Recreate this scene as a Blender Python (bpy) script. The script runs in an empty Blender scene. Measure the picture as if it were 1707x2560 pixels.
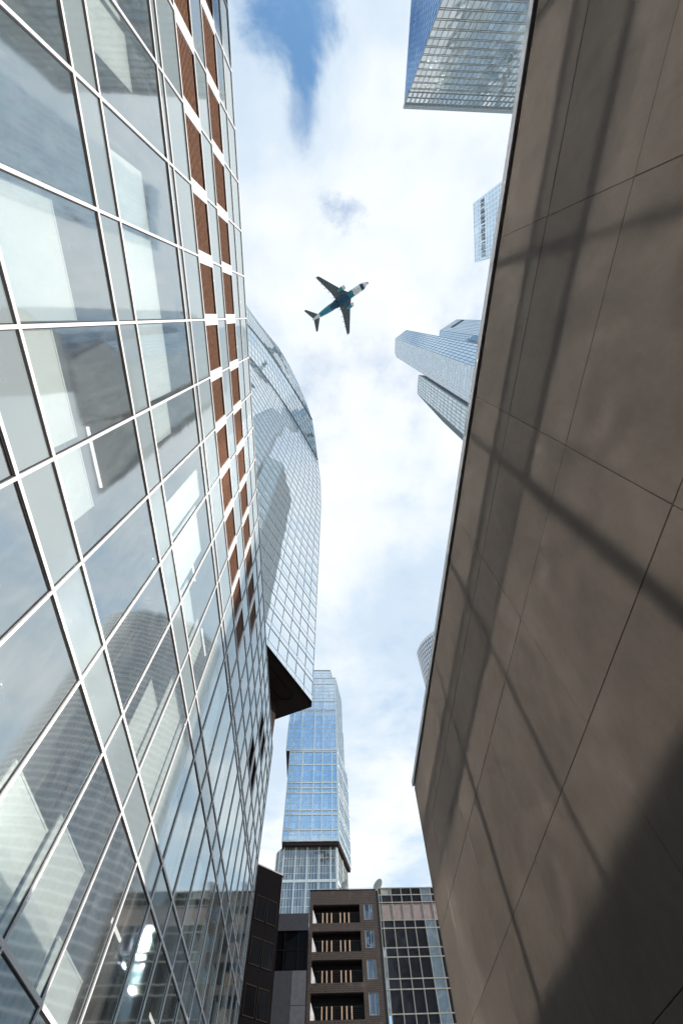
import bpy, math, random
from mathutils import Vector, Matrix
R = random.Random(7)
S = bpy.context.scene
C = S.collection
rad = math.radians

# ------------------------------------------------------------------ camera
CX, CY, F = 853.5, 1280.0, 1060.0            # principal point and focal length, in photo pixels (1707 x 2560)
EYE = 1.6
zc = Vector(((824-CX)/F, -(788-CY)/F, -1)).normalized()                  # where the verticals meet: the zenith
fy = (-F*F-(785-CX)*(824-CX))/(788-CY)
yc = Vector(((785-CX)/F, -fy/F, -1)).normalized()                        # the direction of the street
xc = yc.cross(zc)
ROT = Matrix((xc, yc, zc))
cam = bpy.data.objects.new('camera', bpy.data.cameras.new('camera'))
C.objects.link(cam)
S.camera = cam
cam.data.sensor_fit = 'VERTICAL'
cam.data.sensor_height = 36
cam.data.lens = F/2560*36
cam.data.clip_end = 6000
cam.matrix_world = Matrix.Translation((0, 0, EYE)) @ ROT.to_4x4()


def plan(px, py, h):
    """the plan position (x, y) of the photo's point at height h above the eye (used for the sky's gaps)"""
    d = ROT @ Vector(((px-CX)/F, -(py-CY)/F, -1))
    return d.x/d.z*h, d.y/d.z*h


# ------------------------------------------------------------------ sun and sky
SUN = Vector((1.0, -0.177, 0.33)).normalized()
sl = bpy.data.lights.new('sun', 'SUN')
sl.energy = 5.0
sl.angle = rad(0.53)
sl.color = (1.0, 0.93, 0.84)
so = bpy.data.objects.new('sun', sl)
C.objects.link(so)
so.rotation_euler = SUN.to_track_quat('Z', 'Y').to_euler()

W = bpy.data.worlds.new('World')
S.world = W
W.use_nodes = True


class NT:
    """a small writer for node trees"""
    def __init__(s, tree):
        s.t = tree
        tree.nodes.clear()

    def n(s, typ, **kw):
        ins = kw.pop('i', {})
        nd = s.t.nodes.new(typ)
        for k, v in kw.items():
            setattr(nd, k, v)
        for k, v in ins.items():
            s.put(nd, k, v)
        return nd

    def put(s, nd, k, v):
        sock = nd.inputs[k]
        if isinstance(v, bpy.types.NodeSocket):
            s.t.links.new(v, sock)
        elif isinstance(v, bpy.types.Node):
            s.t.links.new(v.outputs[0], sock)
        else:
            if isinstance(v, tuple) and len(v) == 3 and sock.type == 'RGBA':
                v = (*v, 1)
            sock.default_value = v

    def math(s, op, a, b=None, c=None, clamp=False):
        i = {0: a}
        if b is not None:
            i[1] = b
        if c is not None:
            i[2] = c
        return s.n('ShaderNodeMath', operation=op, use_clamp=clamp, i=i).outputs[0]

    def vmath(s, op, a, b=None):
        i = {0: a}
        if b is not None:
            i[1] = b
        nd = s.n('ShaderNodeVectorMath', operation=op, i=i)
        return nd.outputs['Value'] if op in ('LENGTH', 'DOT_PRODUCT') else nd.outputs[0]

    def noise(s, vec, scale, detail=4, rough=.5, dist=0.0):
        return s.n('ShaderNodeTexNoise', i={'Vector': vec, 'Scale': scale, 'Detail': detail, 'Roughness': rough, 'Distortion': dist}).outputs['Fac']

    def ramp(s, v, a, b, c=0.0, d=1.0):
        return s.n('ShaderNodeMapRange', interpolation_type='SMOOTHSTEP', i={0: v, 1: a, 2: b, 3: c, 4: d}).outputs[0]

    def mix(s, f, a, b):
        nd = s.n('ShaderNodeMix', data_type='RGBA')
        s.put(nd, 0, f)
        s.put(nd, 6, a)
        s.put(nd, 7, b)
        return nd.outputs[2]


t = NT(W.node_tree)
sky = t.n('ShaderNodeTexSky', sky_type='NISHITA', sun_disc=False)
sky.sun_elevation = math.asin(SUN.z)
sky.sun_rotation = math.atan2(SUN.x, SUN.y)
sky.air_density = 1.2
sky.dust_density = 0.6
sky.ozone_density = 2.0
co = t.n('ShaderNodeTexCoord').outputs['Generated']
xyz = t.n('ShaderNodeSeparateXYZ', i={0: co})
zz = t.math('MAXIMUM', xyz.outputs[2], 0.10)
flat = t.n('ShaderNodeCombineXYZ', i={0: t.math('DIVIDE', xyz.outputs[0], zz), 1: t.math('DIVIDE', xyz.outputs[1], zz)}).outputs[0]
big = t.noise(flat, 1.7, 6, .55, .3)
fine = t.noise(t.vmath('ADD', flat, (3.7, 1.9, 0.0)), 4.2, 8, .6, .2)
puff = t.noise(t.vmath('ADD', flat, (8.1, 4.4, 0.0)), 1.15, 5, .5, .2)
cover = t.math('ADD', t.math('MULTIPLY', big, 0.9), t.math('MULTIPLY', fine, 0.35))
# the gaps of blue sky (their places overhead) and the open sky low behind the street
for (px, py, sx, sy_, amt) in ((735, -25, .085, .075, .31), (752, 255, .022, .050, .17), (885, 525, .060, .034, .28)):
    gx, gy = plan(px, py, 1.0)
    dv = t.vmath('MULTIPLY', t.vmath('SUBTRACT', flat, (gx, gy, 0.0)), (1/sx, 1/sy_, 0.0))
    g = t.ramp(t.math('ADD', t.vmath('LENGTH', dv), t.math('MULTIPLY', t.math('SUBTRACT', fine, .5), 3.2)), 1.5, 0.1)
    cover = t.math('SUBTRACT', cover, t.math('MULTIPLY', g, amt))
lowback = t.ramp(xyz.outputs[1], -0.66, -0.80)
cover = t.math('SUBTRACT', cover, t.math('MULTIPLY', lowback, 0.24))
cm = t.math('MULTIPLY', t.ramp(cover, 0.28, 0.60), 0.95)
thick = t.ramp(t.math('ADD', t.math('MULTIPLY', puff, .75), t.math('MULTIPLY', fine, .35)), 0.46, 0.68)
cloud = t.mix(thick, (6.1, 7.25, 8.4), (9.1, 9.4, 9.7))
skyc = t.n('ShaderNodeVectorMath', operation='MULTIPLY', i={0: sky.outputs[0], 1: (2.4, 2.9, 3.05)}).outputs[0]
col = t.mix(cm, skyc, cloud)
bg = t.n('ShaderNodeBackground', i={'Color': col, 'Strength': 0.1})
t.n('ShaderNodeOutputWorld', i={'Surface': bg})

S.view_settings.view_transform = 'Standard'
S.view_settings.look = 'None'
S.view_settings.exposure = 0.2
S.view_settings.gamma = 1
S.render.engine = 'CYCLES'
cy = S.cycles
cy.use_guiding = True                     # the sun that the glass front throws onto the stone wall
cy.use_surface_guiding = True
cy.use_volume_guiding = False
cy.guiding_training_samples = 128
cy.caustics_reflective = True
cy.caustics_refractive = False
cy.blur_glossy = 0.0
cy.sample_clamp_indirect = 0.0
cy.max_bounces = 8
cy.diffuse_bounces = 3
cy.glossy_bounces = 5
cy.transparent_max_bounces = 10
cy.use_denoising = True


# ------------------------------------------------------------------ materials
def material(name):
    m = bpy.data.materials.new(name)
    m.use_nodes = True
    t = NT(m.node_tree)
    t.pos = t.n('ShaderNodeNewGeometry').outputs['Position']
    return m, t


def out(t, sh):
    t.n('ShaderNodeOutputMaterial', i={'Surface': sh})


def plain(name, col, rough=.6, metal=0.0, vary=.12, vscale=2.0, bump=0.0, bscale=20.0, spec=.5):
    m, t = material(name)
    f = t.noise(t.pos, vscale, 6, .6)
    c = t.mix(t.ramp(f, .3, .7), tuple(x*(1-vary) for x in col), tuple(min(1, x*(1+vary)) for x in col))
    p = t.n('ShaderNodeBsdfPrincipled', i={'Base Color': c, 'Roughness': rough, 'Metallic': metal, 'Specular IOR Level': spec})
    if bump:
        b = t.n('ShaderNodeBump', i={'Strength': bump, 'Distance': .01, 'Height': t.noise(t.pos, bscale, 8, .65)})
        t.put(p, 'Normal', b.outputs[0])
    out(t, p)
    return m


def wavy(t, scale, dist):
    b = t.n('ShaderNodeBump', i={'Strength': 1.0, 'Distance': dist, 'Height': t.noise(t.pos, scale, 1.5, .4, .3)})
    return b.outputs[0]


def vision_glass(name, tint, refl, rough, wscale, wdist, mirror=.34):
    """a pane one sees into: part mirror, part clear, with a film of dust"""
    m, t = material(name)
    nrm = wavy(t, wscale, wdist)
    back = t.n('ShaderNodeNewGeometry').outputs['Backfacing']
    fr = t.n('ShaderNodeFresnel', i={'IOR': t.math('SUBTRACT', 1.5, t.math('MULTIPLY', back, 1.5-1/1.5))})
    f = t.math('ADD', t.math('MULTIPLY', fr.outputs[0], 1-mirror), mirror, clamp=True)
    g = t.n('ShaderNodeBsdfGlossy', i={'Color': refl, 'Roughness': rough, 'Normal': nrm})
    tr = t.n('ShaderNodeBsdfTransparent', i={'Color': tint})
    mx = t.n('ShaderNodeMixShader', i={0: f, 1: tr, 2: g})
    dn = t.noise(t.vmath('MULTIPLY', t.pos, (1, 2.2, .7)), 1.6, 8, .7)
    film = t.n('ShaderNodeBsdfDiffuse', i={'Color': (.85, .87, .86)})
    out(t, t.n('ShaderNodeMixShader', i={0: t.ramp(dn, .35, .8, .03, .09), 1: mx, 2: film}))
    return m


def solid_glass(name, back, refl, rough, wscale, wdist, mirror=.5, streak=None):
    """a pane one does not see into: coated glass over a painted back"""
    m, t = material(name)
    nrm = wavy(t, wscale, wdist)
    fr = t.n('ShaderNodeFresnel', i={'IOR': 1.5})
    f = t.math('ADD', t.math('MULTIPLY', fr.outputs[0], 1-mirror), mirror, clamp=True)
    g = t.n('ShaderNodeBsdfGlossy', i={'Color': refl, 'Roughness': rough, 'Normal': nrm})
    bc = back
    if streak:                                # blinds and rooms behind single panes
        v = t.n('ShaderNodeTexVoronoi', feature='F1', distance='CHEBYCHEV', i={'Vector': t.vmath('MULTIPLY', t.pos, streak), 'Scale': 1.0, 'Randomness': .15})
        k = t.n('ShaderNodeSeparateColor', i={0: v.outputs['Color']}).outputs[0]
        bc = t.mix(t.ramp(k, .55, .95), back, tuple(min(1, x*1.7+.06) for x in back))
    d = t.n('ShaderNodeBsdfDiffuse', i={'Color': bc})
    out(t, t.n('ShaderNodeMixShader', i={0: f, 1: d, 2: g}))
    return m


M = {}
M['vision'] = vision_glass('office_glass', (.92, .96, .94), (.90, .985, .99), .05, 1.0, .0020, .45)
M['spandrel'] = solid_glass('spandrel_glass', (.235, .27, .28), (.90, .98, 1.0), .05, 1.0, .0020, .17)
M['white_metal'] = plain('white_metal', (.78, .76, .77), .42, 0, .04, 3)
M['gasket'] = plain('gasket_black', (.012, .012, .014), .6)
M['louvre'] = plain('louvre_copper', (.27, .145, .088), .6, 0, .25, 9)
M['louvre_back_and_shade'] = plain('louvre_back_and_shade', (.010, .007, .006), .9, spec=.1)  # also colours the far louvres, as painted-in shade
M['blind'] = plain('blind_fabric', (.72, .73, .72), .9, 0, .03, 5)
M['ceiling'] = plain('ceiling_paint', (.62, .61, .59), .9, 0, .05)
M['room'] = plain('room_brown', (.07, .05, .042), .85, 0, .3, .8)
M['floor'] = plain('carpet', (.16, .15, .14), .95)
M['dark_metal'] = plain('dark_metal', (.035, .03, .03), .45, .3)
M['bronze'] = plain('bronze_metal', (.012, .009, .008), .8, 0, spec=.1)
M['grey_metal'] = plain('grey_metal', (.33, .34, .36), .4, .5)
M['coping'] = plain('coping_metal', (.42, .42, .44), .35, .6, .05)
M['asphalt'] = plain('asphalt', (.05, .05, .052), .9, 0, .3, 3, .5, 60)
M['city_ground'] = plain('city_ground', (.34, .33, .31), .9, 0, .25, .02)
M['paving'] = plain('paving', (.11, .105, .10), .85, 0, .2, 4, .3, 40)
M['concrete'] = plain('concrete', (.30, .29, .275), .85, 0, .15, .5, .3, 8)
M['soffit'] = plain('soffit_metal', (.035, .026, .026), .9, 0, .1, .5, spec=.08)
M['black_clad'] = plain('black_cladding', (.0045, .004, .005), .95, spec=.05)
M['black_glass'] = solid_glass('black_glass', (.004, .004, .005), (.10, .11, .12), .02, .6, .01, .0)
M['grey_clad'] = plain('grey_cladding', (.055, .05, .058), .5, .2)
M['grey_pale'] = plain('pale_cladding', (.13, .125, .14), .5, .2)
M['tinted'] = solid_glass('tinted_glass', (.012, .010, .013), (.75, .8, .9), .02, .5, .02, .035)
M['mirror_pane'] = solid_glass('mirror_pane', (.10, .14, .20), (.85, .93, 1.0), .03, .35, .05, .72)
M['blue_pane'] = solid_glass('blue_pane', (.06, .09, .14), (.6, .78, 1.0), .02, .5, .03, .28)
M['stone_frame'] = plain('beige_metal', (.42, .40, .35), .6)
M['pink_louvre'] = plain('pink_louvre', (.46, .36, .34), .7)
M['rust'] = plain('rusted_steel', (.16, .06, .03), .8, 0, .5, 12)
M['post'] = plain('sun_warm_post', (.80, .52, .36), .5)  # white posts; the low sun's warmth is put into the colour
M['sun_patch_pale'] = plain('sun_patch_render', (.55, .55, .56), .9)  # sunlight as a colour, for the balcony sun patches
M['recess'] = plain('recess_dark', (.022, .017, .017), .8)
M['dish'] = plain('dish_paint', (.42, .41, .38), .6, 0, .1, 3)
M['blue_glass'] = solid_glass('blue_glass', (.15, .25, .40), (.80, .92, 1.0), .015, .14, .06, .62, (.55, .55, .30))
M['base_glass'] = solid_glass('base_glass', (.10, .085, .07), (.72, .80, .85), .02, .09, .10, .18, (.55, .55, .30))
M['pale_frame'] = plain('pale_frame', (.55, .60, .62), .45, .1)
M['curved_glass'] = solid_glass('curved_glass', (.27, .33, .37), (.86, .93, .98), .02, .12, .012, .66)
M['curved_band'] = plain('curved_band', (.26, .32, .37), .4, .2)
M['thin_dark'] = plain('thin_dark_frame', (.22, .265, .30), .5)
M['tr_glass'] = solid_glass('grey_green_glass', (.31, .325, .31), (.90, .93, .93), .02, .22, .05, .42, (.62, .62, .333))
M['tr_side'] = solid_glass('deep_blue_glass', (.03, .08, .20), (.45, .68, 1.0), .015, .2, .03, .55)
M['tr_frame'] = plain('olive_frame', (.30, .29, .25), .5)
M['letter'] = plain('letter_grey', (.16, .17, .16), .6)
M['sign_glass'] = solid_glass('pale_glass', (.44, .52, .60), (.9, .96, 1.0), .03, .2, .02, .45, (.5, .5, .3))
M['cl_blue'] = solid_glass('banded_blue_glass', (.22, .34, .50), (.72, .88, 1.0), .02, .2, .03, .55)
M['cl_grey'] = solid_glass('banded_grey_glass', (.27, .31, .32), (.8, .9, .95), .02, .2, .03, .38, (.5, .4, .35))
M['shaded_brown_glass'] = solid_glass('shaded_brown_glass', (.05, .036, .03), (.6, .6, .6), .02, .2, .02, .06)  # dark brown stands for shade on faces turned from the sun
M['cl_white'] = plain('pale_tower_panel', (.66, .72, .78), .5)
M['round_glass'] = solid_glass('round_tower_glass', (.07, .10, .125), (.7, .85, 1.0), .02, .3, .03, .10, (.3, .3, .28))
M['white_paint'] = plain('white_paint', (.80, .82, .83), .35, 0, .03)
M['teal'] = plain('teal_paint', (.04, .26, .36), .3, 0, .05)
M['deep_teal'] = plain('deep_teal_paint', (.008, .075, .15), .3, 0, .05)
M['wing'] = plain('wing_grey', (.11, .145, .16), .6, 0, .12, .6)
M['black'] = plain('black_rubber', (.01, .01, .01), .5)

m, t = material('ceiling_lamp')
out(t, t.n('ShaderNodeEmission', i={'Color': (1, .98, .94), 'Strength': 1.6}))
M['lamp'] = m

# stone of the wall: broad soft mottling, vertical drag marks, fine grain
def stone(name, k):
    m, t = material(name)
    n1 = t.noise(t.pos, .9, 5, .6, .4)
    n2 = t.noise(t.vmath('MULTIPLY', t.pos, (1.6, 1.6, 1.0)), 5.5, 8, .7)
    n3 = t.noise(t.pos, 140, 3, .7)
    run = t.ramp(t.noise(t.vmath('MULTIPLY', t.pos, (1, 5.0, .35)), 1.4, 6, .6), .56, .78)      # old water runs
    mixv = t.math('ADD', t.math('ADD', t.math('MULTIPLY', n1, .45), t.math('MULTIPLY', n2, .35)), t.math('MULTIPLY', n3, .20))
    c = t.mix(t.ramp(mixv, .34, .66), tuple(x*k for x in (.071, .048, .0375)), tuple(x*k for x in (.103, .077, .063)))
    c = t.mix(t.math('MULTIPLY', run, .14), c, (.042, .032, .028))
    por = t.n('ShaderNodeTexVoronoi', feature='F1', i={'Vector': t.pos, 'Scale': 26.0})
    pit = t.math('MULTIPLY', t.ramp(por.outputs['Distance'], .10, .05), t.ramp(t.noise(t.pos, 5, 3, .6), .5, .62))
    c = t.mix(t.math('MULTIPLY', pit, .55), c, (.02, .016, .014))
    bp = t.n('ShaderNodeBump', i={'Strength': .35, 'Distance': .003, 'Height': t.math('SUBTRACT', t.math('ADD', n3, t.math('MULTIPLY', n2, .6)), pit)})
    out(t, t.n('ShaderNodeBsdfPrincipled', i={'Base Color': c, 'Roughness': .75, 'Normal': bp.outputs[0]}))
    return m


M['stone'] = stone('stone_cladding', 1.0)
M['stone_light'] = stone('stone_cladding_pale', 1.09)
M['stone_dark'] = stone('stone_cladding_deep', .92)

# brown brick with pale joints
m, t = material('brown_brick')
xy = t.n('ShaderNodeSeparateXYZ', i={0: t.pos})
bv = t.n('ShaderNodeCombineXYZ', i={0: t.math('ADD', xy.outputs[0], xy.outputs[1]), 1: xy.outputs[2]}).outputs[0]
br = t.n('ShaderNodeTexBrick', i={'Vector': bv, 'Color1': (.055, .037, .032), 'Color2': (.082, .056, .047), 'Mortar': (.13, .105, .095), 'Scale': 1.0,
                                  'Mortar Size': .022, 'Brick Width': .62, 'Row Height': .22, 'Bias': -.2})
st = t.ramp(t.noise(t.pos, .7, 5, .6), .52, .78)
c = t.mix(t.math('MULTIPLY', st, .5), br.outputs['Color'], (.22, .19, .17))
out(t, t.n('ShaderNodeBsdfPrincipled', i={'Base Color': c, 'Roughness': .85}))
M['brick'] = m


# ------------------------------------------------------------------ mesh helpers
class MB:
    def __init__(s):
        s.v, s.f, s.mi = [], [], []

    def add(s, vs, fs, mi=0):
        n = len(s.v)
        s.v += [tuple(p) for p in vs]
        for f in fs:
            s.f.append(tuple(i+n for i in f))
            s.mi.append(mi)
        return s

    def quad(s, a, b, c, d, mi=0):
        return s.add((a, b, c, d), ((0, 1, 2, 3),), mi)

    def hexa(s, b, t_, mi=0):
        """8 corners: bottom loop b, top loop t_"""
        return s.add(list(b)+list(t_), ((3, 2, 1, 0), (4, 5, 6, 7), (0, 1, 5, 4), (1, 2, 6, 5), (2, 3, 7, 6), (3, 0, 4, 7)), mi)

    def box(s, x0, x1, y0, y1, z0, z1, mi=0):
        return s.hexa(((x0, y0, z0), (x1, y0, z0), (x1, y1, z0), (x0, y1, z0)), ((x0, y0, z1), (x1, y0, z1), (x1, y1, z1), (x0, y1, z1)), mi)

    def bar(s, a, b, w, h, up=(0, 0, 1), mi=0):
        """a box of section w x h from a to b"""
        a, b = Vector(a), Vector(b)
        d = (b-a).normalized()
        u = Vector(up)
        side = d.cross(u)
        if side.length < 1e-5:
            side = d.cross(Vector((1, 0, 0)))
        side.normalize()
        u = side.cross(d).normalized()
        q = [side*(i*w/2)+u*(j*h/2) for i, j in ((-1, -1), (1, -1), (1, 1), (-1, 1))]
        return s.hexa([a+k for k in q], [b+k for k in q], mi)

    def prism(s, pts, z0, z1, mi=0, cap=True):
        n = len(pts)
        vs = [(x, y, z0) for x, y in pts]+[(x, y, z1) for x, y in pts]
        fs = [(i, (i+1) % n, (i+1) % n+n, i+n) for i in range(n)]
        if cap:
            fs += [tuple(range(n-1, -1, -1)), tuple(range(n, 2*n))]
        return s.add(vs, fs, mi)

    def tube(s, a, b, r0, r1, n=14, mi=0):
        a, b = Vector(a), Vector(b)
        d = (b-a).normalized()
        u = d.cross(Vector((0, 0, 1)))
        if u.length < 1e-4:
            u = d.cross(Vector((1, 0, 0)))
        u.normalize()
        w = d.cross(u)
        ring = lambda p, r: [p+(u*math.cos(2*math.pi*k/n)+w*math.sin(2*math.pi*k/n))*r for k in range(n)]
        fs = [(k, (k+1) % n, (k+1) % n+n, k+n) for k in range(n)]+[tuple(range(n-1, -1, -1)), tuple(range(n, 2*n))]
        return s.add(ring(a, r0)+ring(b, r1), fs, mi)

    def build(s, name, mats, parent=None, smooth=False, origin=None):
        me = bpy.data.meshes.new(name)
        vs = s.v
        if origin is not None:
            vs = [(x-origin[0], y-origin[1], z-origin[2]) for x, y, z in vs]
        me.from_pydata(vs, [], s.f)
        mats = mats if isinstance(mats, (list, tuple)) else [mats]
        for mm in mats:
            me.materials.append(M[mm])
        for p, mi in zip(me.polygons, s.mi):
            p.material_index = mi
            p.use_smooth = smooth
        me.validate()
        me.update()
        o = bpy.data.objects.new(name, me)
        C.objects.link(o)
        if parent is not None:
            o.parent = parent
            if origin is not None:
                o.location = Vector(origin)-Vector(parent.location if parent.parent is None else (0, 0, 0))
            else:
                o.location = -Vector(parent.location) if parent.parent is None else Vector((0, 0, 0))
        elif origin is not None:
            o.location = origin
        return o


def thing(name, label, cat, loc=(0, 0, 0), group=None):
    o = bpy.data.objects.new(name, None)
    C.objects.link(o)
    o.location = loc
    o.empty_display_size = .5
    o['label'] = label
    o['category'] = cat
    if group:
        o['group'] = group
    return o


def tag(o, label, cat, group=None):
    o['label'] = label
    o['category'] = cat
    if group:
        o['group'] = group
    return o


def structure(o):
    o['kind'] = 'structure'
    return o


def curtain(parent, p0, p1, z0, z1, us, zs, glass, frame, part='glazed_face', fw=.25, fh=.35, proud=.12, tilt=.004, thin=None):
    """one glazed face on the vertical plane p0-p1 (plan points, outside to the right of p0->p1): panes, mullions at the
    fractions us and transoms at the heights zs, as two parts"""
    a, b = Vector((*p0, 0)), Vector((*p1, 0))
    d = b-a
    L = d.length
    d.normalize()
    n = Vector((d.y, -d.x, 0))
    g, f = MB(), MB()
    uu = sorted(set([0.0]+list(us)+[1.0]))
    zl = sorted(set([z0]+list(zs)+[z1]))
    for i in range(len(uu)-1):
        for j in range(len(zl)-1):
            k = [a+d*(L*u)+n*R.gauss(0, tilt)*1.0+Vector((0, 0, z)) for u, z in ((uu[i], zl[j]), (uu[i+1], zl[j]), (uu[i+1], zl[j+1]), (uu[i], zl[j+1]))]
            g.quad(*k)
    for u in uu:
        w = fw if thin is None or round(u, 4) in thin else fw*.45
        c = a+d*(L*min(max(u, fw/2/L), 1-fw/2/L))+n*(proud/2)
        f.bar(c+Vector((0, 0, z0)), c+Vector((0, 0, z1)), w, proud, n)
    for z in zl:
        f.bar(a+n*(proud/2-.02)+Vector((0, 0, z)), b+n*(proud/2-.02)+Vector((0, 0, z)), proud-.03, fh)
    go = g.build(part, glass, parent)
    fo = f.build('mullions', frame, go)
    fo.location = (0, 0, 0)
    return go


def frange(a, b, step):
    r = []
    while a < b-1e-6:
        r.append(a)
        a += step
    return r


# ------------------------------------------------------------------ ground
structure(MB().quad((-3000, -3000, 0), (3000, -3000, 0), (3000, 3000, 0), (-3000, 3000, 0)).build('ground', 'city_ground'))
structure(MB().quad((-2.6, -60, .004), (.9, -60, .004), (.9, 83, .004), (-2.6, 83, .004)).build('road', 'asphalt'))
for x0, x1 in ((-4.6, -2.6), (.9, 1.95)):
    structure(MB().box(x0, x1, -60, 83, -.05, .13).build('pavement', 'paving'))

# ------------------------------------------------------------------ the glass office front on the near side
D = 4.74                                       # metres from the eye to the glass
XL = -D
ZR = [0, .66, 1.31, 1.51, 2.21, 2.42, 3.26, 3.36, 3.74, 4.15, 4.50, 4.93, 5.25, 5.62]
ZL = [0.0]+[EYE+r*D for r in ZR[1:]]
K0, K1 = -9, 17
YL = [(.06+.44*k)*D for k in range(K0, K1+1)]+[7.75*D]
TOP = ZL[-1]
office = thing('glass_office', 'white-framed glass office front with two rows of brown louvres near its top edge', 'office building', (XL-4, 10, 0))
VISION = {0, 1, 3, 5}
LOUVRE = {8, 10}
spare = MB()
jobs = []
for r in range(13):
    for i in range(len(YL)-1):
        jobs.append((r, i))
span = [j for j in jobs if j[0] not in VISION and j[0] not in LOUVRE]
span.sort(key=lambda j: math.hypot(ZL[j[0]]*1.0, (YL[j[1]]-2)*.8) if YL[j[1]] > -14 else 999)
own = set(span[:99])
frames, gask = MB(), MB()


def pane(mb, y0, y1, z0, z1, x=XL):
    e = .012
    q = [R.gauss(0, .0012) for _ in range(2)]
    w, h = (y1-y0)/2, (z1-z0)/2
    vs = []
    for sy, sz in ((-1, -1), (1, -1), (1, 1), (-1, 1)):
        vs.append((x+q[0]*w*sy+q[1]*h*sz, (y0+y1)/2+sy*(w-e), (z0+z1)/2+sz*(h-e)))
    mb.quad(*vs)


for r, i in jobs:
    y0, y1, z0, z1 = YL[i], YL[i+1], ZL[r], ZL[r+1]
    k = K0+i
    if r in VISION:
        mb = MB()
        pane(mb, y0, y1, z0, z1)
        mb.build('window', 'vision', office)
    elif r in LOUVRE:
        last = 8 if r == 8 else 9
        shaded_far = (r == 8 and k in (12, 13)) or (r == 10 and k in (13, 14))  # far louvres in shade: the shade is put into their colour
        if k < last or shaded_far:
            mb = MB()
            y0_, y1_, z0_, z1_ = y0+.20, y1-.20, z0+.07, z1-.07
            mb.box(XL-.30, XL-.16, y0_, y1_, z0_, z1_, 1)
            n = 11
            for s in range(n):
                z = z0_+(s+.5)*(z1_-z0_)/n
                mb.hexa(((XL-.02, y0_, z-.055), (XL-.02, y1_, z-.055), (XL-.14, y1_, z+.020), (XL-.14, y0_, z+.020)),
                        ((XL-.02, y0_, z-.015), (XL-.02, y1_, z-.015), (XL-.14, y1_, z+.060), (XL-.14, y0_, z+.060)), 0)
            for s in range(5):
                y = y0_+(s+.5)*(y1_-y0_)/5
                mb.box(XL-.158, XL-.142, y-.02, y+.02, z0_, z1_, 0)
            mb.build('louvre_panel', ['louvre_back_and_shade' if shaded_far else 'louvre', 'louvre_back_and_shade'], office)
            for ya, yb in ((y0+.001, y0_), (y1_, y1-.001)):
                frames.box(XL-.16, XL+.035, ya, yb, z0+.001, z1-.001)
        else:
            pane(spare, y0, y1, z0, z1)
    elif (r, i) in own:
        mb = MB()
        pane(mb, y0, y1, z0, z1)
        mb.build('spandrel_panel', 'spandrel', office)
    else:
        pane(spare, y0, y1, z0, z1)
o = spare.build('spandrel_panel', 'spandrel', office)
o['kind'] = 'stuff'
for k, y in enumerate(YL):
    frames.box(XL-.03, XL+.045, y-.031, y+.031, 0, TOP)
    for sgn in (-1, 1):
        gask.box(XL-.03, XL+.012, y+.031 if sgn > 0 else y-.050, y+.050 if sgn > 0 else y-.031, 0, TOP)
for z in ZL[1:]:
    frames.box(XL-.028, XL+.040, YL[0], YL[-1], z-.036, z+.036)
    gask.box(XL-.028, XL+.012, YL[0], YL[-1], z-.062, z-.036)
    gask.box(XL-.028, XL+.010, YL[0], YL[-1], z+.036, z+.056)
frames.build('window_frame', 'white_metal', office)
gask.build('gasket', 'gasket', office)
# the body behind the glass
MB().box(-16, -11, YL[0], YL[-1]-.05, 0, TOP-.3).build('rear_block', 'room', office)
MB().box(-11.0, XL-.05, YL[-1]-.12, YL[-1]-.02, 0, TOP-.3).build('end_wall', 'curved_glass', office)
MB().box(-11.0, XL-.05, YL[0]+.02, YL[0]+.12, 0, TOP-.3).build('end_wall', 'concrete', office)
MB().box(-16, XL-.06, YL[0], YL[-1]-.03, TOP-.28, TOP-.06).build('roof', 'grey_metal', office)
slabs = ((ZL[2]+.05, ZL[3]-.05), (ZL[4]+.05, ZL[5]-.05), (ZL[6]+.05, ZL[8]-.2))
for z0, z1 in slabs:
    sb = MB()
    sb.box(-11, XL-.30, YL[0]+.13, YL[-1]-.13, z0, z1)
    o = sb.build('floor_slab', 'room', office)
    # the white ceiling field hangs below each slab, a little back from the glass
    ce = MB()
    for i in range(0, len(YL)-1):
        if R.random() < .72:
            ce.box(-10.8, XL-1.35-R.random()*.5, YL[i]+.10, YL[i+1]-.10, z0-.10, z0-.012)
    ce.build('ceiling_panel', 'ceiling', office)
    for i in range(0, len(YL)-1):
        if R.random() < .22 and -14 < YL[i] < 22:
            x = XL-R.choice((.85, 1.1, 1.9))
            MB().box(x-.025, x+.025, YL[i]+.25, YL[i+1]-.25, z0-.18, z0-.115).build('ceiling_light', 'lamp', office)
pt = MB()
for i in range(1, len(YL)-1, 3):
    pt.box(-10.9, XL-.9, YL[i]-.06, YL[i]+.06, .1, slabs[2][0]-.02)
pt.build('partition', 'room', office)
# white shades drawn up from the sill behind many of the panes
for r in (1, 3, 5):
    for i in range(len(YL)-1):
        y0, y1, z0, z1 = YL[i]+.06, YL[i+1]-.06, ZL[r]+.06, ZL[r+1]-.06
        f = R.choice((0, .34, .45, .58, .62, .80, 1.0))
        if r == 1:
            f *= .6
        if YL[i] < -15 or f == 0:
            continue
        w = R.choice((1, 1, 1, .55, .7))
        ya = y0 if R.random() < .5 else y1-(y1-y0)*w
        mb = MB()
        mb.box(XL-.22, XL-.20, ya, ya+(y1-y0)*w, z0, z0+(z1-z0)*f)
        mb.box(XL-.235, XL-.19, ya, ya+(y1-y0)*w, z0+(z1-z0)*f, z0+(z1-z0)*f+.04)
        mb.build('blind', 'blind', office)

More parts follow.
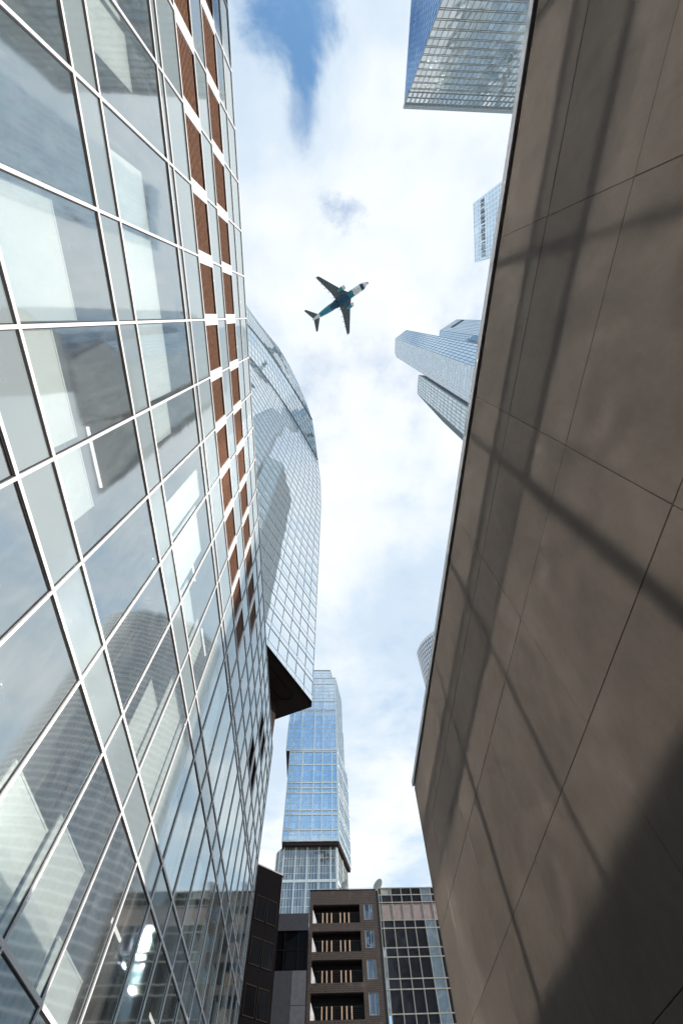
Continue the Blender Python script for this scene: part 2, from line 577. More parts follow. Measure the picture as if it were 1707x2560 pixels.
# ------------------------------------------------------------------ the stone-clad wall on the other side
XR = 2.0
HW = 6.0+EYE
YE = 9.35
stoneb = thing('stone_building', 'dark stone-clad wall with metal coping, patterned by sunlight reflected off the glass', 'stone building', (XR+3, 0, 0))
wall = MB()
g = .0014
ys = [-.887+1.83*k for k in range(-9, 6)]+[YE]
zs = [0, EYE-1.5, EYE-.27, EYE+.97, EYE+2.20, EYE+3.435, EYE+4.67, HW-.16]
for i in range(len(ys)-1):
    for j in range(len(zs)-1):
        off = R.gauss(0, .0012)
        tone = R.choice((0, 0, 1, 2))
        y0, y1, z0, z1 = ys[i]+g, ys[i+1]-g, zs[j]+g, zs[j+1]-g
        if i == len(ys)-2:
            y1 = YE
        e = .004
        x0 = XR+off
        # a slab with softened arrises
        wall.hexa(((x0+e, y0, z0), (x0+.06, y0, z0), (x0+.06, y1, z0), (x0+e, y1, z0)), ((x0+e, y0, z1), (x0+.06, y0, z1), (x0+.06, y1, z1), (x0+e, y1, z1)), tone)
        wall.hexa(((x0, y0+e, z0+e), (x0+e, y0, z0), (x0+e, y1, z0), (x0, y1-e, z0+e)), ((x0, y0+e, z1-e), (x0+e, y0, z1), (x0+e, y1, z1), (x0, y1-e, z1-e)), tone)
wall.build('stone_cladding', ['stone', 'stone_light', 'stone_dark'], stoneb)
MB().box(XR+.066, XR+6.0, ys[0], YE-.07, 0, HW-.10).build('wall_core', 'stone', stoneb)
endw = MB()
for j in range(len(zs)-1):
    for x0, x1 in ((XR+.065, XR+1.9), (XR+1.91, XR+3.8), (XR+3.81, XR+6.0)):
        endw.box(x0, x1, YE-.06, YE, zs[j]+g, zs[j+1]-g)
endw.build('end_cladding', 'stone', stoneb)
MB().box(XR+.03, XR+6.0, ys[0], YE-.03, HW-.155, HW-.10).build('shadow_gap', 'black', stoneb)
cp = MB()
cp.box(XR-.035, XR+.45, ys[0], YE+.03, HW-.095, HW)
cp.box(XR-.035, XR-.025, ys[0], YE+.03, HW-.125, HW-.095)
cp.build('coping', 'coping', stoneb)

# ------------------------------------------------------------------ made-up block behind the stone wall, added for shade and reflections in the glass
blk = thing('added_shade_block', 'made-up gridded block, added unseen to shade and be reflected in the glass front', 'office building', (55, 24, 0))
MB().box(40.3, 70, 6.3, 41.7, 0, 44).build('wall', 'concrete', blk)
curtain(blk, (40, 42), (40, 6), 0, 44, [k/18 for k in range(19)], frange(3.5, 44, 3.5), 'tinted', 'concrete', fw=.6, fh=1.1)
curtain(blk, (40, 6), (70, 6), 0, 44, [k/15 for k in range(16)], frange(3.5, 44, 3.5), 'tinted', 'concrete', fw=.6, fh=1.1)

# ------------------------------------------------------------------ brown brick building with balconies, far end of the street
E0 = EYE
Y = 90.0
brick = thing('brick_building', 'brown brick building with stacked recessed balconies at the far end of the street', 'apartment building', (4, Y+6, 0))
bx0, bx1 = -1.95, 9.25
ops = [(34.57, 36.93), (31.13, 33.58), (27.72, 30.2), (24.05, 26.7), (20.7, 23.3)]
wins = [(34.93, 37.02), (31.5, 33.68), (28.0, 30.22), (24.4, 26.7), (21.0, 23.3)]
ox0, ox1, wx0, wx1 = -1.38, 6.38, 7.08, 8.56
wl = MB()
zcuts = [0]
for a, b in reversed(ops):
    zcuts += [a+E0, b+E0]
zcuts.append(38.9+E0)
for i in range(len(zcuts)-1):
    z0, z1 = zcuts[i], zcuts[i+1]
    if i % 2 == 0:
        wl.box(bx0, wx0-.3, Y, Y+.4, z0, z1)
    else:
        wl.box(bx0, ox0, Y, Y+.4, z0, z1)
        wl.box(ox1, wx0-.3, Y, Y+.4, z0, z1)
zc2 = [0]
for a, b in reversed(wins):
    zc2 += [a+E0, b+E0]
zc2.append(38.9+E0)
for i in range(len(zc2)-1):
    z0, z1 = zc2[i], zc2[i+1]
    if i % 2 == 0:
        wl.box(wx0-.3, bx1, Y, Y+.4, z0, z1)
    else:
        wl.box(wx0-.3, wx0, Y, Y+.4, z0, z1)
        wl.box(wx1, bx1, Y, Y+.4, z0, z1)
wl.build('wall', 'brick', brick)
sw = MB()
sw.box(bx0, bx0+.35, Y+.4, Y+14, 0, 38.9+E0)
sw.box(bx1-.35, bx1, Y+.4, Y+14, 0, 38.9+E0)
sw.box(bx0+.35, bx1-.35, Y+13.6, Y+14, 0, 38.9+E0)
sw.build('wall', 'brick', brick)
MB().box(bx0+.35, bx1-.35, Y+.4, Y+13.6, 37.4+E0, 37.7+E0).build('roof', 'grey_clad', brick)
MB().box(bx0-.04, bx1+.04, Y-.06, Y+.46, 38.9+E0, 39.0+E0).build('coping', 'bronze', brick)
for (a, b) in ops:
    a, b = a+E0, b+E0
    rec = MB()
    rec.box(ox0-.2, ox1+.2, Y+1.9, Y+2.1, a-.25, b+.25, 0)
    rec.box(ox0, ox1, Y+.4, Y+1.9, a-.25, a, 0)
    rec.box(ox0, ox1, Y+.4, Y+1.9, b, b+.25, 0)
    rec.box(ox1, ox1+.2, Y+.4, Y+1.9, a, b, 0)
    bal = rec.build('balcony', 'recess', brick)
    j = MB().hexa(((ox0+.002, Y+.12, a+.002), (ox0+.85, Y+.40, a+.002), (ox0+.85, Y+.44, a+.002), (ox0+.002, Y+.44, a+.002)), ((ox0+.002, Y+.12, a+1.75), (ox0+.03, Y+.14, a+1.75), (ox0+.03, Y+.44, a+1.75), (ox0+.002, Y+.44, a+1.75))).build('sun_patch', 'sun_patch_pale', bal)  # the triangular sun patch, put in as a pale panel
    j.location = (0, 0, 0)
    rl = MB()
    for q in range(7):
        rl.box(ox0+.95, ox1-.01, Y+.28, Y+.32, a+.12+q*.18, a+.15+q*.18)
    rl.box(ox0+.53, ox1-.01, Y+.26, Y+.34-.02, a+1.32, a+1.38)
    r_ = rl.build('railing', 'dark_metal', bal)
    r_.location = (0, 0, 0)
    for x in (.27, .96, 1.70, 3.14, 3.84, 4.56):
        p = MB()
        p.box(x-.085, x+.085, Y+.12, Y+.24, a-.02+.06, a+1.28)
        p.hexa(((x-.085, Y+.12, a+1.28), (x+.085, Y+.12, a+1.28), (x+.085, Y+.24, a+1.28), (x-.085, Y+.24, a+1.28)),
               ((x-.03, Y+.15, a+1.36), (x+.03, Y+.15, a+1.36), (x+.03, Y+.21, a+1.36), (x-.03, Y+.21, a+1.36)))
        p_ = p.build('post', 'post', bal)
        p_.location = (0, 0, 0)
for a, b in wins:
    a, b = a+E0, b+E0
    w = MB()
    w.box(wx0, wx1, Y+.16, Y+.2, a, b)
    wo = w.build('window', 'blue_pane', brick)
    f = MB()
    for x0, x1 in ((wx0, wx0+.12), (wx1-.10, wx1), ((wx0+wx1)/2+.12, (wx0+wx1)/2+.19)):
        f.box(x0, x1, Y+.08, Y+.155, a, b)
    f.box(wx0+.12, wx1-.10, Y+.085, Y+.152, a, a+.09)
    f.box(wx0+.12, wx1-.10, Y+.085, Y+.152, b-.09, b)
    fo = f.build('frame', 'stone_frame', wo)
    fo.location = (0, 0, 0)
MB().box(bx1+.01, bx1+.48, Y+.2, Y+12, 0, 38.87+E0).build('dark_return', 'black', brick)
rr = MB()
for k in range(8):
    x = 1.2+k*1.15
    rr.tube((x, Y+1.4, 37.7+E0), (x, Y+1.4, 39.75+E0), .02, .02, 6)
for z in (39.35, 39.75):
    rr.tube((-.2, Y+1.4, z+E0), (bx1, Y+1.4, z+E0), .022, .022, 6)
rr.build('roof_railing', 'grey_metal', brick)


def dish(cx_, cz, r, label, face):
    """a rooftop satellite dish: bowl, mast, feed arm"""
    base = (cx_, Y+2.6, 37.7+E0)
    o = thing('satellite_dish', label, 'satellite dish', base, 'satellite dishes on the roof')
    n = Vector(face).normalized()
    u = n.cross(Vector((0, 0, 1))).normalized()
    w = u.cross(n)
    c0 = Vector((cx_, Y+2.6, cz+E0))
    b = MB()
    rings, seg = 8, 36
    vs, fs = [], []
    for side in (0, 1):
        for i in range(rings+1):
            q = i/rings
            for k in range(seg):
                an = 2*math.pi*k/seg
                vs.append(c0+(u*math.cos(an)+w*math.sin(an))*(r*q)+n*(.28*r*q*q-.03*side))
    half = (rings+1)*seg
    for i in range(rings):
        for k in range(seg):
            a_, b_ = i*seg+k, i*seg+(k+1) % seg
            fs.append((a_, b_, b_+seg, a_+seg))
            fs.append((a_+half, a_+seg+half, b_+seg+half, b_+half))
    for k in range(seg):
        a_, b_ = rings*seg+k, rings*seg+(k+1) % seg
        fs.append((a_, b_, b_+half, a_+half))
    b.add(vs, fs)
    b.build('bowl', 'dish', o, smooth=True)
    MB().tube(base, c0-n*.1-Vector((0, 0, .2)), .07, .06).build('mast', 'grey_metal', o)
    fa = MB()
    fa.tube(c0-w*(r*.9), c0+n*(r*.75)-w*.1*r, .022, .022, 8)
    fa.tube(c0+u*(r*.75), c0+n*(r*.75), .014, .014, 8)
    fa.tube(c0-u*(r*.75), c0+n*(r*.75), .014, .014, 8)
    fa.tube(c0+n*(r*.70), c0+n*(r*.9), .06, .08, 10)
    fa.build('feed_arm', 'grey_metal', o)


dish(4.2, 40.6, .92, 'smaller beige satellite dish on the brown brick roof, beside the blue tower', (-.72, -.62, .32))
dish(10.2, 40.50, 1.05, 'bigger beige satellite dish between the brick roof and the gridded glass block', (-.66, -.66, .30))

# ------------------------------------------------------------------ gridded glass block to its side
grid = thing('gridded_office', 'glass office block with beige grid and pinkish louvre band below its roof', 'office building', (16, Y+8, 0))
gx = [9.78, 10.22, 11.97, 13.70, 15.40, 17.10, 18.80, 20.5, 22.2, 23.9, 25.6]
gz = [39.2, 38.22, 37.2, 34.87, 33.86, 31.5, 30.44, 28.05, 26.95, 24.5, 23.4, 20.95, 19.85, 17.4]
gz = [z+E0 for z in gz]
gf = MB()
GY = Y+.3
for j in range(len(gz)-1):
    z1, z0 = gz[j], gz[j+1]
    for i in range(len(gx)-1):
        x0, x1 = gx[i]+.03, gx[i+1]-.03
        if j == 2:
            lv = MB()
            n = 13
            for s in range(n):
                z = z0+.1+(s+.5)*(z1-z0-.3)/n
                lv.box(x0+.06, x1-.06, GY-.03, GY+.04, z-.055, z+.055)
            lv.box(x0+.06, x1-.06, GY+.05, GY+.09, z0+.05, z1-.12)
            lv.build('louvre_panel', 'pink_louvre', grid)
            continue
        mb = MB()
        w = R.gauss(0, .004)
        mb.add(((x0, GY+w, z0), (x1, GY-w, z0), (x1, GY-w, z1), (x0, GY+w, z1)), ((0, 1, 2, 3),))
        if i == 5 or (i == 0 and j > 4):
            mt = 'mirror_pane'
        elif j < 2 and i == 1 and j == 0:
            mt = 'stone_frame'
        else:
            mt = 'tinted'
        mb.build('window', mt, grid)
for x in gx:
    gf.box(x-.055, x+.055, GY-.11, GY+.02, 0, gz[2]-.14 if False else gz[0])
for j, z in enumerate(gz):
    gf.box(gx[0], gx[-1], GY-.107 if j else GY-.13, GY+.018, z-.06, z+.06)
gf.build('frame_grid', 'stone_frame', grid)
MB().box(gx[0], gx[-1], GY-.135, GY-.112, gz[2]-.13, gz[2]-.062).build('rusted_beam', 'rust', grid)
MB().box(gx[0], gx[-1]+.5, GY+.12, GY+14, 0, gz[0]-.05).build('body', 'recess', grid)

# ------------------------------------------------------------------ black building against the glass office, and the grey one behind
blackb = thing('black_building', 'black clad building with bronze window frames, wedged against the glass front', 'building', (-7, 62, 0))
pa, pb = Vector((-7.42, 57.5, 0)), Vector((-4.60, 60.0, 0))
dd = (pb-pa).normalized()
nn = Vector((dd.y, -dd.x, 0))
pz = pa-dd*8
HB = 27.4+E0
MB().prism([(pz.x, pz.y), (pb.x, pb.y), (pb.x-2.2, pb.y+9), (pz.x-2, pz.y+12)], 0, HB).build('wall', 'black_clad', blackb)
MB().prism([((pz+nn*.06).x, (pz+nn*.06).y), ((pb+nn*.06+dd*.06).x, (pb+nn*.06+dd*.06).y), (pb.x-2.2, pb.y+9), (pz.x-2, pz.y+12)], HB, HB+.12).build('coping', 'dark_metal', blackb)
for zt in (23.6, 20.2, 16.8, 13.4):
    for s0, s1 in ((-1.3, .15), (.45, 1.75), (2.0, 3.3)):
        zt_, zb_ = zt+E0+1.1, zt+E0-.9
        p0, p1 = pa+dd*s0+nn*.02, pa+dd*s1+nn*.02
        w = MB().quad((p0.x, p0.y, zb_), (p1.x, p1.y, zb_), (p1.x, p1.y, zt_), (p0.x, p0.y, zt_)).build('window', 'black_glass', blackb)
        f = MB()
        q0, q1 = p0+nn*.02, p1+nn*.02
        for q in (q0, q1):
            f.bar((q.x, q.y, zb_), (q.x, q.y, zt_), .06, .07, nn)
        for z in (zb_, zt_):
            f.bar((q0.x, q0.y, z), (q1.x, q1.y, z), .066, .09)
        fo = f.build('frame', 'bronze', w)
        fo.location = (0, 0, 0)
greyb = thing('grey_building', 'low charcoal building with dark ribbon windows between the black and brick buildings', 'building', (-4, 88, 0))
Yg = 84.0
hg = 33.4+E0
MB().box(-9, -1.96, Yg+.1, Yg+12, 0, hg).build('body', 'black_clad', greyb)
MB().box(-9.05, -1.9, Yg-.1, Yg+.1, 31.45+E0, hg+.05).build('fascia', 'grey_clad', greyb)
for x0, x1 in ((-8.2, -5.35), (-5.27, -3.38), (-3.30, -1.98)):
    for z0, z1 in ((29.35, 31.4), (27.25, 29.28)):
        w = MB().quad((x0, Yg+.05, z0+E0), (x1, Yg+.05, z0+E0), (x1, Yg+.05, z1+E0), (x0, Yg+.05, z1+E0)).build('window', 'black_glass', greyb)
gm = MB()
for x in (-5.31, -3.34, -1.95):
    gm.box(x-.05, x+.05, Yg-.02, Yg+.06, 27.2+E0, 31.44+E0)
gm.box(-8.2, -1.96, Yg-.017, Yg+.058, 29.28+E0, 29.35+E0)
gm.build('window_frame', 'bronze', greyb)
MB().box(-9, -4.02, Yg-.08, Yg+.1, 0, 27.15+E0).build('lower_panel', 'grey_clad', greyb)
MB().box(-3.98, -1.97, Yg-.06, Yg+.1, 23.85+E0, 27.15+E0).build('lower_panel', 'grey_pale', greyb)
MB().box(-3.98, -1.97, Yg-.06, Yg+.1, 0, 23.80+E0).build('lower_panel', 'grey_pale', greyb)

# ------------------------------------------------------------------ the blue residential tower far down the street
TY = 260.0
blue = thing('blue_tower', 'tall blue glass tower with stacked overhanging blocks beyond the brown brick building', 'skyscraper', (-4, 285, 0))


def block(parent, fp, z0, z1, glass, frame, step=3.3, module=1.9, main=None, faces=None, fw=.22, fh=.30, bands=(), name='block', back='curved_band', proud=.15, tilt=.006):
    """a storeyed volume on the plan polygon fp (anticlockwise from above): body and glazed faces"""
    cx_ = sum(p[0] for p in fp)/len(fp)
    cy_ = sum(p[1] for p in fp)/len(fp)
    ins = []
    for x, y in fp:
        d = Vector((cx_-x, cy_-y)).normalized()*.35
        ins.append((x+d.x, y+d.y))
    b = MB().prism(ins, z0+.02, z1-.02).build(name, back, parent)
    n = len(fp)
    for i in range(n):
        if faces is not None and i not in faces:
            continue
        p0, p1 = fp[i], fp[(i+1) % n]
        L = math.hypot(p1[0]-p0[0], p1[1]-p0[1])
        m = max(1, round(L/module))
        curtain(parent, p0, p1, z0, z1, [k/m for k in range(m+1)], frange(z0+step, z1-.5, step), glass, frame, fw=fw, fh=fh, proud=proud, tilt=tilt)
    return b


def heavy(parent, p0, p1, z0, z1, us, zs, w, h, mat, proud=.4):
    a, b = Vector((*p0, 0)), Vector((*p1, 0))
    d = b-a
    n = Vector((d.y, -d.x, 0)).normalized()
    f = MB()
    for u in us:
        c = a+d*u+n*(proud/2)
        f.bar(c+Vector((0, 0, z0)), c+Vector((0, 0, z1)), w, proud, n)
    for z in zs:
        f.bar(a+n*(proud/2-.01)+Vector((0, 0, z)), b+n*(proud/2-.01)+Vector((0, 0, z)), proud-.05, h)
    f.build('facade_rib', mat, parent)


e = EYE
lo = [(-20.3, TY+2.6), (7.9, TY+2.6), (14.6, TY+28), (-26, TY+28), (-24.6, TY+9)]
block(blue, lo, 0, 133.5+e, 'base_glass', 'pale_frame', 3.4, 1.5, faces=(0, 1, 4), fw=.14, fh=.18)
heavy(blue, lo[0], lo[1], 0, 133+e, [k/4.55 for k in range(5)]+[.985], [117.5+e, 100+e], .6, 1.2, 'pale_frame')
heavy(blue, lo[1], lo[2], 0, 133+e, [.02, .5, .98], [117.5+e, 100+e], .9, 1.3, 'pale_frame')
heavy(blue, lo[4], lo[0], 0, 133+e, [.02, .5], [117.5+e], .9, 1.3, 'pale_frame')
mid = [(-21.75, TY), (9.0, TY), (16.5, TY+28), (-22.5, TY+28)]
block(blue, mid, 134.2+e, 189+e, 'blue_glass', 'pale_frame', 3.3, 1.35, faces=(0, 1, 3), fw=.12, fh=.16)
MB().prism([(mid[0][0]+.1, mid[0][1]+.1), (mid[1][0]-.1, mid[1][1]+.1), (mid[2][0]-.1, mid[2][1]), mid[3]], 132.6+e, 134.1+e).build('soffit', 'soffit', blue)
us = [.0, .10, .275, .515, .69, .88, .99]
heavy(blue, mid[0], mid[1], 134+e, 189+e, us, [134.6+e, 139.9+e, 147.8+e, 150.3+e, 159.9+e, 162.9+e, 166.1+e, 177.5+e, 186.4+e], .55, .8, 'pale_frame')
heavy(blue, mid[1], mid[2], 134+e, 189+e, [0.01, .45, .99], [134.6+e, 139.9+e, 147.8+e, 150.3+e, 159.9+e, 162.9+e, 166.1+e, 177.5+e, 186.4+e], .55, .8, 'pale_frame')
upb = [(-24.4, TY-.2), (8.9, TY-.2), (14.6, TY+26), (-24.4, TY+26)]
block(blue, upb, 187+e, 218.6+e, 'blue_glass', 'pale_frame', 3.3, 1.35, faces=(0, 1, 3), fw=.12, fh=.16)
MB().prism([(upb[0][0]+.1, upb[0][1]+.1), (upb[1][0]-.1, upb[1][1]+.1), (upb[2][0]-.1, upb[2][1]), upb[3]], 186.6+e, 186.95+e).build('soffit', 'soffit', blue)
heavy(blue, upb[0], upb[1], 187+e, 218.6+e, [.0, .10, .28, .545, .72, .99], [187.4+e, 218.4+e], .55, .9, 'pale_frame')
topb = [(-18.5, TY-.6), (8.5, TY-.6), (14.0, TY+25), (-18.5, TY+25)]
block(blue, topb, 218.7+e, 248.6+e, 'blue_glass', 'pale_frame', 3.3, 1.35, faces=(0, 1, 3), fw=.12, fh=.16)
heavy(blue, topb[0], topb[1], 218.7+e, 248.6+e, [.0, .2, .445, .69, .99], [226+e, 242.3+e, 248+e], .55, .9, 'pale_frame')
crown = [(-16, TY+.4), (4.5, TY+.4), (9, TY+22), (-16, TY+22)]
block(blue, crown, 248.7+e, 256.5+e, 'blue_glass', 'pale_frame', 2.6, 1.35, faces=(0, 1), fw=.12, fh=.16)
MB().prism([(-16.2, TY+.1), (4.7, TY+.1), (9.3, TY+22), (-16.2, TY+22)], 256.5+e, 257.2+e).build('parapet', 'thin_dark', blue)

# ------------------------------------------------------------------ the curved glass tower behind the office
curved = thing('curved_tower', 'pale curved glass tower leaning back to a sail-shaped top above a dark soffit', 'skyscraper', (-12, 60, 0))


def lerp(a, b, u):
    return (a[0]+(b[0]-a[0])*u, a[1]+(b[1]-a[1])*u)


A0, B0 = (-1.85, 52.8), (-34.0, -4.0)
secs = [(45, A0, None, B0), (118, A0, None, B0), (135, (-2.35, 51.4), None, B0), (150, (-3.75, 48.2), (-14.7, 29.2), (-33.5, 6.0)), (160, (-4.9, 43.6), (-16.6, 24.2), (-33.8, 3.0)),
        (170, (-6.6, 37.4), (-19.1, 17.4), (-34, 0.0)), (178, (-11.2, 28.0), (-22.5, 12.0), (-34.5, -3.0)), (185, (-18.0, 15.8), (-25.5, 7.0), (-35, -6.0)), (190, (-27, 5.0), (-31, 0.5), (-36, -8.0))]


def section(h):
    for i in range(len(secs)-1):
        if secs[i][0] <= h <= secs[i+1][0]:
            u = (h-secs[i][0])/(secs[i+1][0]-secs[i][0])
            r = []
            for q in (1, 2, 3):
                va = secs[i][q] or lerp(secs[i][1], secs[i][3], .36)
                vb = secs[i+1][q] or lerp(secs[i+1][1], secs[i+1][3], .36)
                r.append(lerp(va, vb, u))
            return r
    return [secs[-1][1], secs[-1][2], secs[-1][3]]


def cpoint(h, v, off=0.0):
    a, m_, b = section(h)
    # quadratic through a (v=0), m (v=.36), b (v=1)
    k = .36
    la = (v-k)*(v-1)/(k)
    lm = v*(v-1)/(k*(k-1))
    lb = v*(v-k)/(1-k)
    x, y = a[0]*la+m_[0]*lm+b[0]*lb, a[1]*la+m_[1]*lm+b[1]*lb
    return Vector((x+off*.87, y-off*.49, h+EYE))


hs = [45+.9]
h = 45.9
fl = []
while h < 189:
    fl.append(h)
    h += 3.7
nv = 26
vs_ = [k/nv for k in range(nv+1)]
gl, bd, ml = MB(), MB(), MB()
for i in range(len(fl)-1):
    for k in range(nv):
        gl.quad(cpoint(fl[i], vs_[k+1]), cpoint(fl[i], vs_[k]), cpoint(fl[i+1], vs_[k]), cpoint(fl[i+1], vs_[k+1]))
for i in range(len(fl)):
    hh = 1.05 if fl[i] < 150 else .5
    for k in range(nv):
        a, b = cpoint(fl[i], vs_[k], .05), cpoint(fl[i], vs_[k+1], .05)
        a2, b2 = cpoint(min(fl[i]+hh, 190), vs_[k], .05), cpoint(min(fl[i]+hh, 190), vs_[k+1], .05)
        bd.quad(b, a, a2, b2, 0)
        for p, q in ((a, b), (a2, b2)):
            ml.bar(p, q, .06 if fl[i] < 150 else .02, .05)
for hh in (149.5, 169.0):
    for k in range(nv):
        ml.bar(cpoint(hh, vs_[k], .12), cpoint(hh, vs_[k+1], .12), .3, .4)
for k in range(nv+1):
    for i in range(len(fl)-1):
        ml.bar(cpoint(fl[i], vs_[k], .05), cpoint(fl[i+1], vs_[k], .05), .055 if fl[i] < 150 else .035, .06, (.87, -.49, 0))
gl.build('glazed_face', 'curved_glass', curved)
bd.build('floor_band', 'curved_glass', curved)
ml.build('mullions', 'thin_dark', curved)
# flank and back: the body behind the face
fk = MB()
hl = [45]+fl[1:]
back = Vector((-9.5, 4.6, 0))
for i in range(len(hl)-1):
    a, b = cpoint(hl[i], 0), cpoint(hl[i+1], 0)
    a2, b2 = a+back*2.6, b+back*2.6
    fk.quad(a, a2, b2, b)
    c1, c2 = cpoint(hl[i], 1), cpoint(hl[i+1], 1)
    d1, d2 = c1+back*2.6, c2+back*2.6
    fk.quad(c1, c2, d2, d1)
    fk.quad(a2, d1, d2, b2)
fk.build('flank', 'curved_glass', curved)
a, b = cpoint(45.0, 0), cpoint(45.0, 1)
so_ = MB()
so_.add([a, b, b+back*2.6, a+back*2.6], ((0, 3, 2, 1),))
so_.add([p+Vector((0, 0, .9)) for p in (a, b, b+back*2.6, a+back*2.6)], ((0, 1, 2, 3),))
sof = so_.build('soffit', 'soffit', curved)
tr_ = MB()
c0 = Vector((-5.6, 48.5, 44.9+EYE))
ax, bx_ = (Vector(b)-Vector(a)).normalized(), Vector((-.9, .43, 0)).normalized()
loop = []
for k in range(13):
    an = math.pi*k/12
    loop.append(c0-ax*1.6+bx_*0+ax*(-.9*math.sin(an))+bx_*(1.0-1.0*math.cos(an)))
loop = [loop[0]+ax*9]+loop+[loop[-1]+ax*9]
for p, q in zip(loop, loop[1:]):
    tr_.bar(p, q, .10, .06)
o = tr_.build('soffit_trim', 'bronze', sof)
o.location = (0, 0, 0)
MB().prism([(-8.2, 50.4), (-7.0, 52.6), (-17, 57), (-29, 30), (-18, 27)], 0, 45.0+EYE-.02).build('stem', 'soffit', curved)

# ------------------------------------------------------------------ towers beyond the stone wall
tr = thing('grey_tower', 'broad grey-green glass tower with slatted crown, standing beyond the top of the stone wall', 'skyscraper', (45, -75, 0))
TH = 150+e
x0, y0 = 19.2, -51.6
fp = [(x0, y0-34), (62, y0-34), (62, y0), (x0, y0)]
MB().prism([(x0+.4, y0-33.6), (61.6, y0-33.6), (61.6, y0-.4), (x0+.4, y0-.4)], 0, TH-.2).build('body', 'curved_band', tr)
zs_ = [z+e for z in frange(84.6, 140.5, 3.02)]
zz_ = []
for z in zs_:
    zz_ += [z, z+.55]
curtain(tr, (62, y0), (x0, y0), 0, 141+e, [k/36 for k in range(37)], frange(3+e, 81, 3.02)+zz_, 'tr_glass', 'tr_frame', fw=.10, fh=.14, proud=.08, tilt=.008)
curtain(tr, (x0, y0), (x0, y0-34), 0, 149+e, [k/30 for k in range(31)], frange(3+e, 148, 3.02), 'tr_side', 'thin_dark', fw=.10, fh=.12, proud=.06, tilt=.004)
cr = MB()
for k in range(73):
    x = x0+(62-x0)*k/72
    if k % 2 == 0:
        cr.box(x-.16, x+.16, y0-.35, y0+.12, 141.2+e, 147.2+e)
for z in (141.1, 144.1, 147.2):
    cr.box(x0, 62, y0-.33, y0+.10, z+e-.12, z+e+.12)
cr.build('crown_fins', 'tr_frame', tr)
MB().box(x0, 62, y0-.30, y0-.02, 141+e, 147.2+e).build('crown_screen', 'sign_glass', tr)
ct = MB()
for k in range(73):
    x = x0+(62-x0)*k/72
    ct.box(x-.10, x+.10, y0-.4, y0+.2, 147.4+e, 150+e)
for z in (148.3, 149.2, 150):
    ct.box(x0-.1, 62, y0-.38, y0+.22, z+e-.13, z+e+.13)
ct.build('parapet_rail', 'pale_frame', tr)

sg = thing('lettered_tower', 'pale glass slab tower with a vertical row of small dark letters near its top', 'skyscraper', (70, -31, 0))
sp = [(55.5, -41.3), (92, -52), (96, -32), (59.4, -21.3)]
MB().prism([(56.0, -40.8), (91.6, -51.4), (95.6, -32.3), (59.7, -21.9)], 0, 199.6+e).build('body', 'sign_glass', sg)
curtain(sg, sp[3], sp[0], 100, 200+e, [k/14 for k in range(15)], frange(103, 199, 3.1), 'sign_glass', 'cl_blue', fw=.28, fh=.5, proud=.1, tilt=.01)
curtain(sg, sp[2], sp[3], 100, 200+e, [k/10 for k in range(11)], frange(103, 199, 3.1), 'sign_glass', 'cl_white', fw=.3, fh=.5, proud=.1)
gl_ = MB()
a, b = Vector((*sp[3], 0)), Vector((*sp[0], 0))
d = (b-a).normalized()
nn2 = Vector((d.y, -d.x, 0))
LL = (b-a).length
# the lettering is a run of slim dark strokes, too small to read in the photograph
u = 1.0
k = 0
while u < LL-1.0:
    p = a+d*u+nn2*.2
    kind = (0, 1, 2, 1, 3, 0, 1, 2, 4, 0, 2, 1, 3, 0, 1, 4, 2, 1, 0, 3, 1, 2, 0, 1)[k % 24]
    zb, zt = 187.3+e, 191.2+e
    V = lambda s_, z: (p.x+d.x*s_, p.y+d.y*s_, z)
    if kind == 0:
        gl_.bar(V(0, zb), V(0, zt), .16, .1, nn2)
        gl_.bar(V(.35, zb), V(.35, zt), .16, .1, nn2)
    elif kind == 1:
        gl_.bar(V(.1, zb+.2), V(.1, zt), .18, .1, nn2)
    elif kind == 2:
        gl_.bar(V(0, zb), V(.22, zt), .15, .1, nn2)
        gl_.bar(V(.22, zt), V(.44, zb), .15, .1, nn2)
        gl_.bar(V(.1, zb+1.2), V(.34, zb+1.2), .1, .3, (0, 0, 1))
    elif kind == 3:
        gl_.bar(V(0, zb), V(0, zt), .16, .1, nn2)
        for z in (zb+.15, (zb+zt)/2, zt-.15):
            gl_.bar(V(0, z), V(.45, z), .1, .3, (0, 0, 1))
    else:
        gl_.bar(V(0, zb+1.4), V(.5, zb+1.4), .1, 2.6, (0, 0, 1))
    u += .62 if k % 8 != 7 else 1.1
    k += 1
gl_.build('lettering', 'letter', sg)

cl = thing('stepped_tower', 'stepped cluster of pale blue banded glass shafts rising behind the stone wall', 'skyscraper', (88, 28, 0))


KS = 2.0


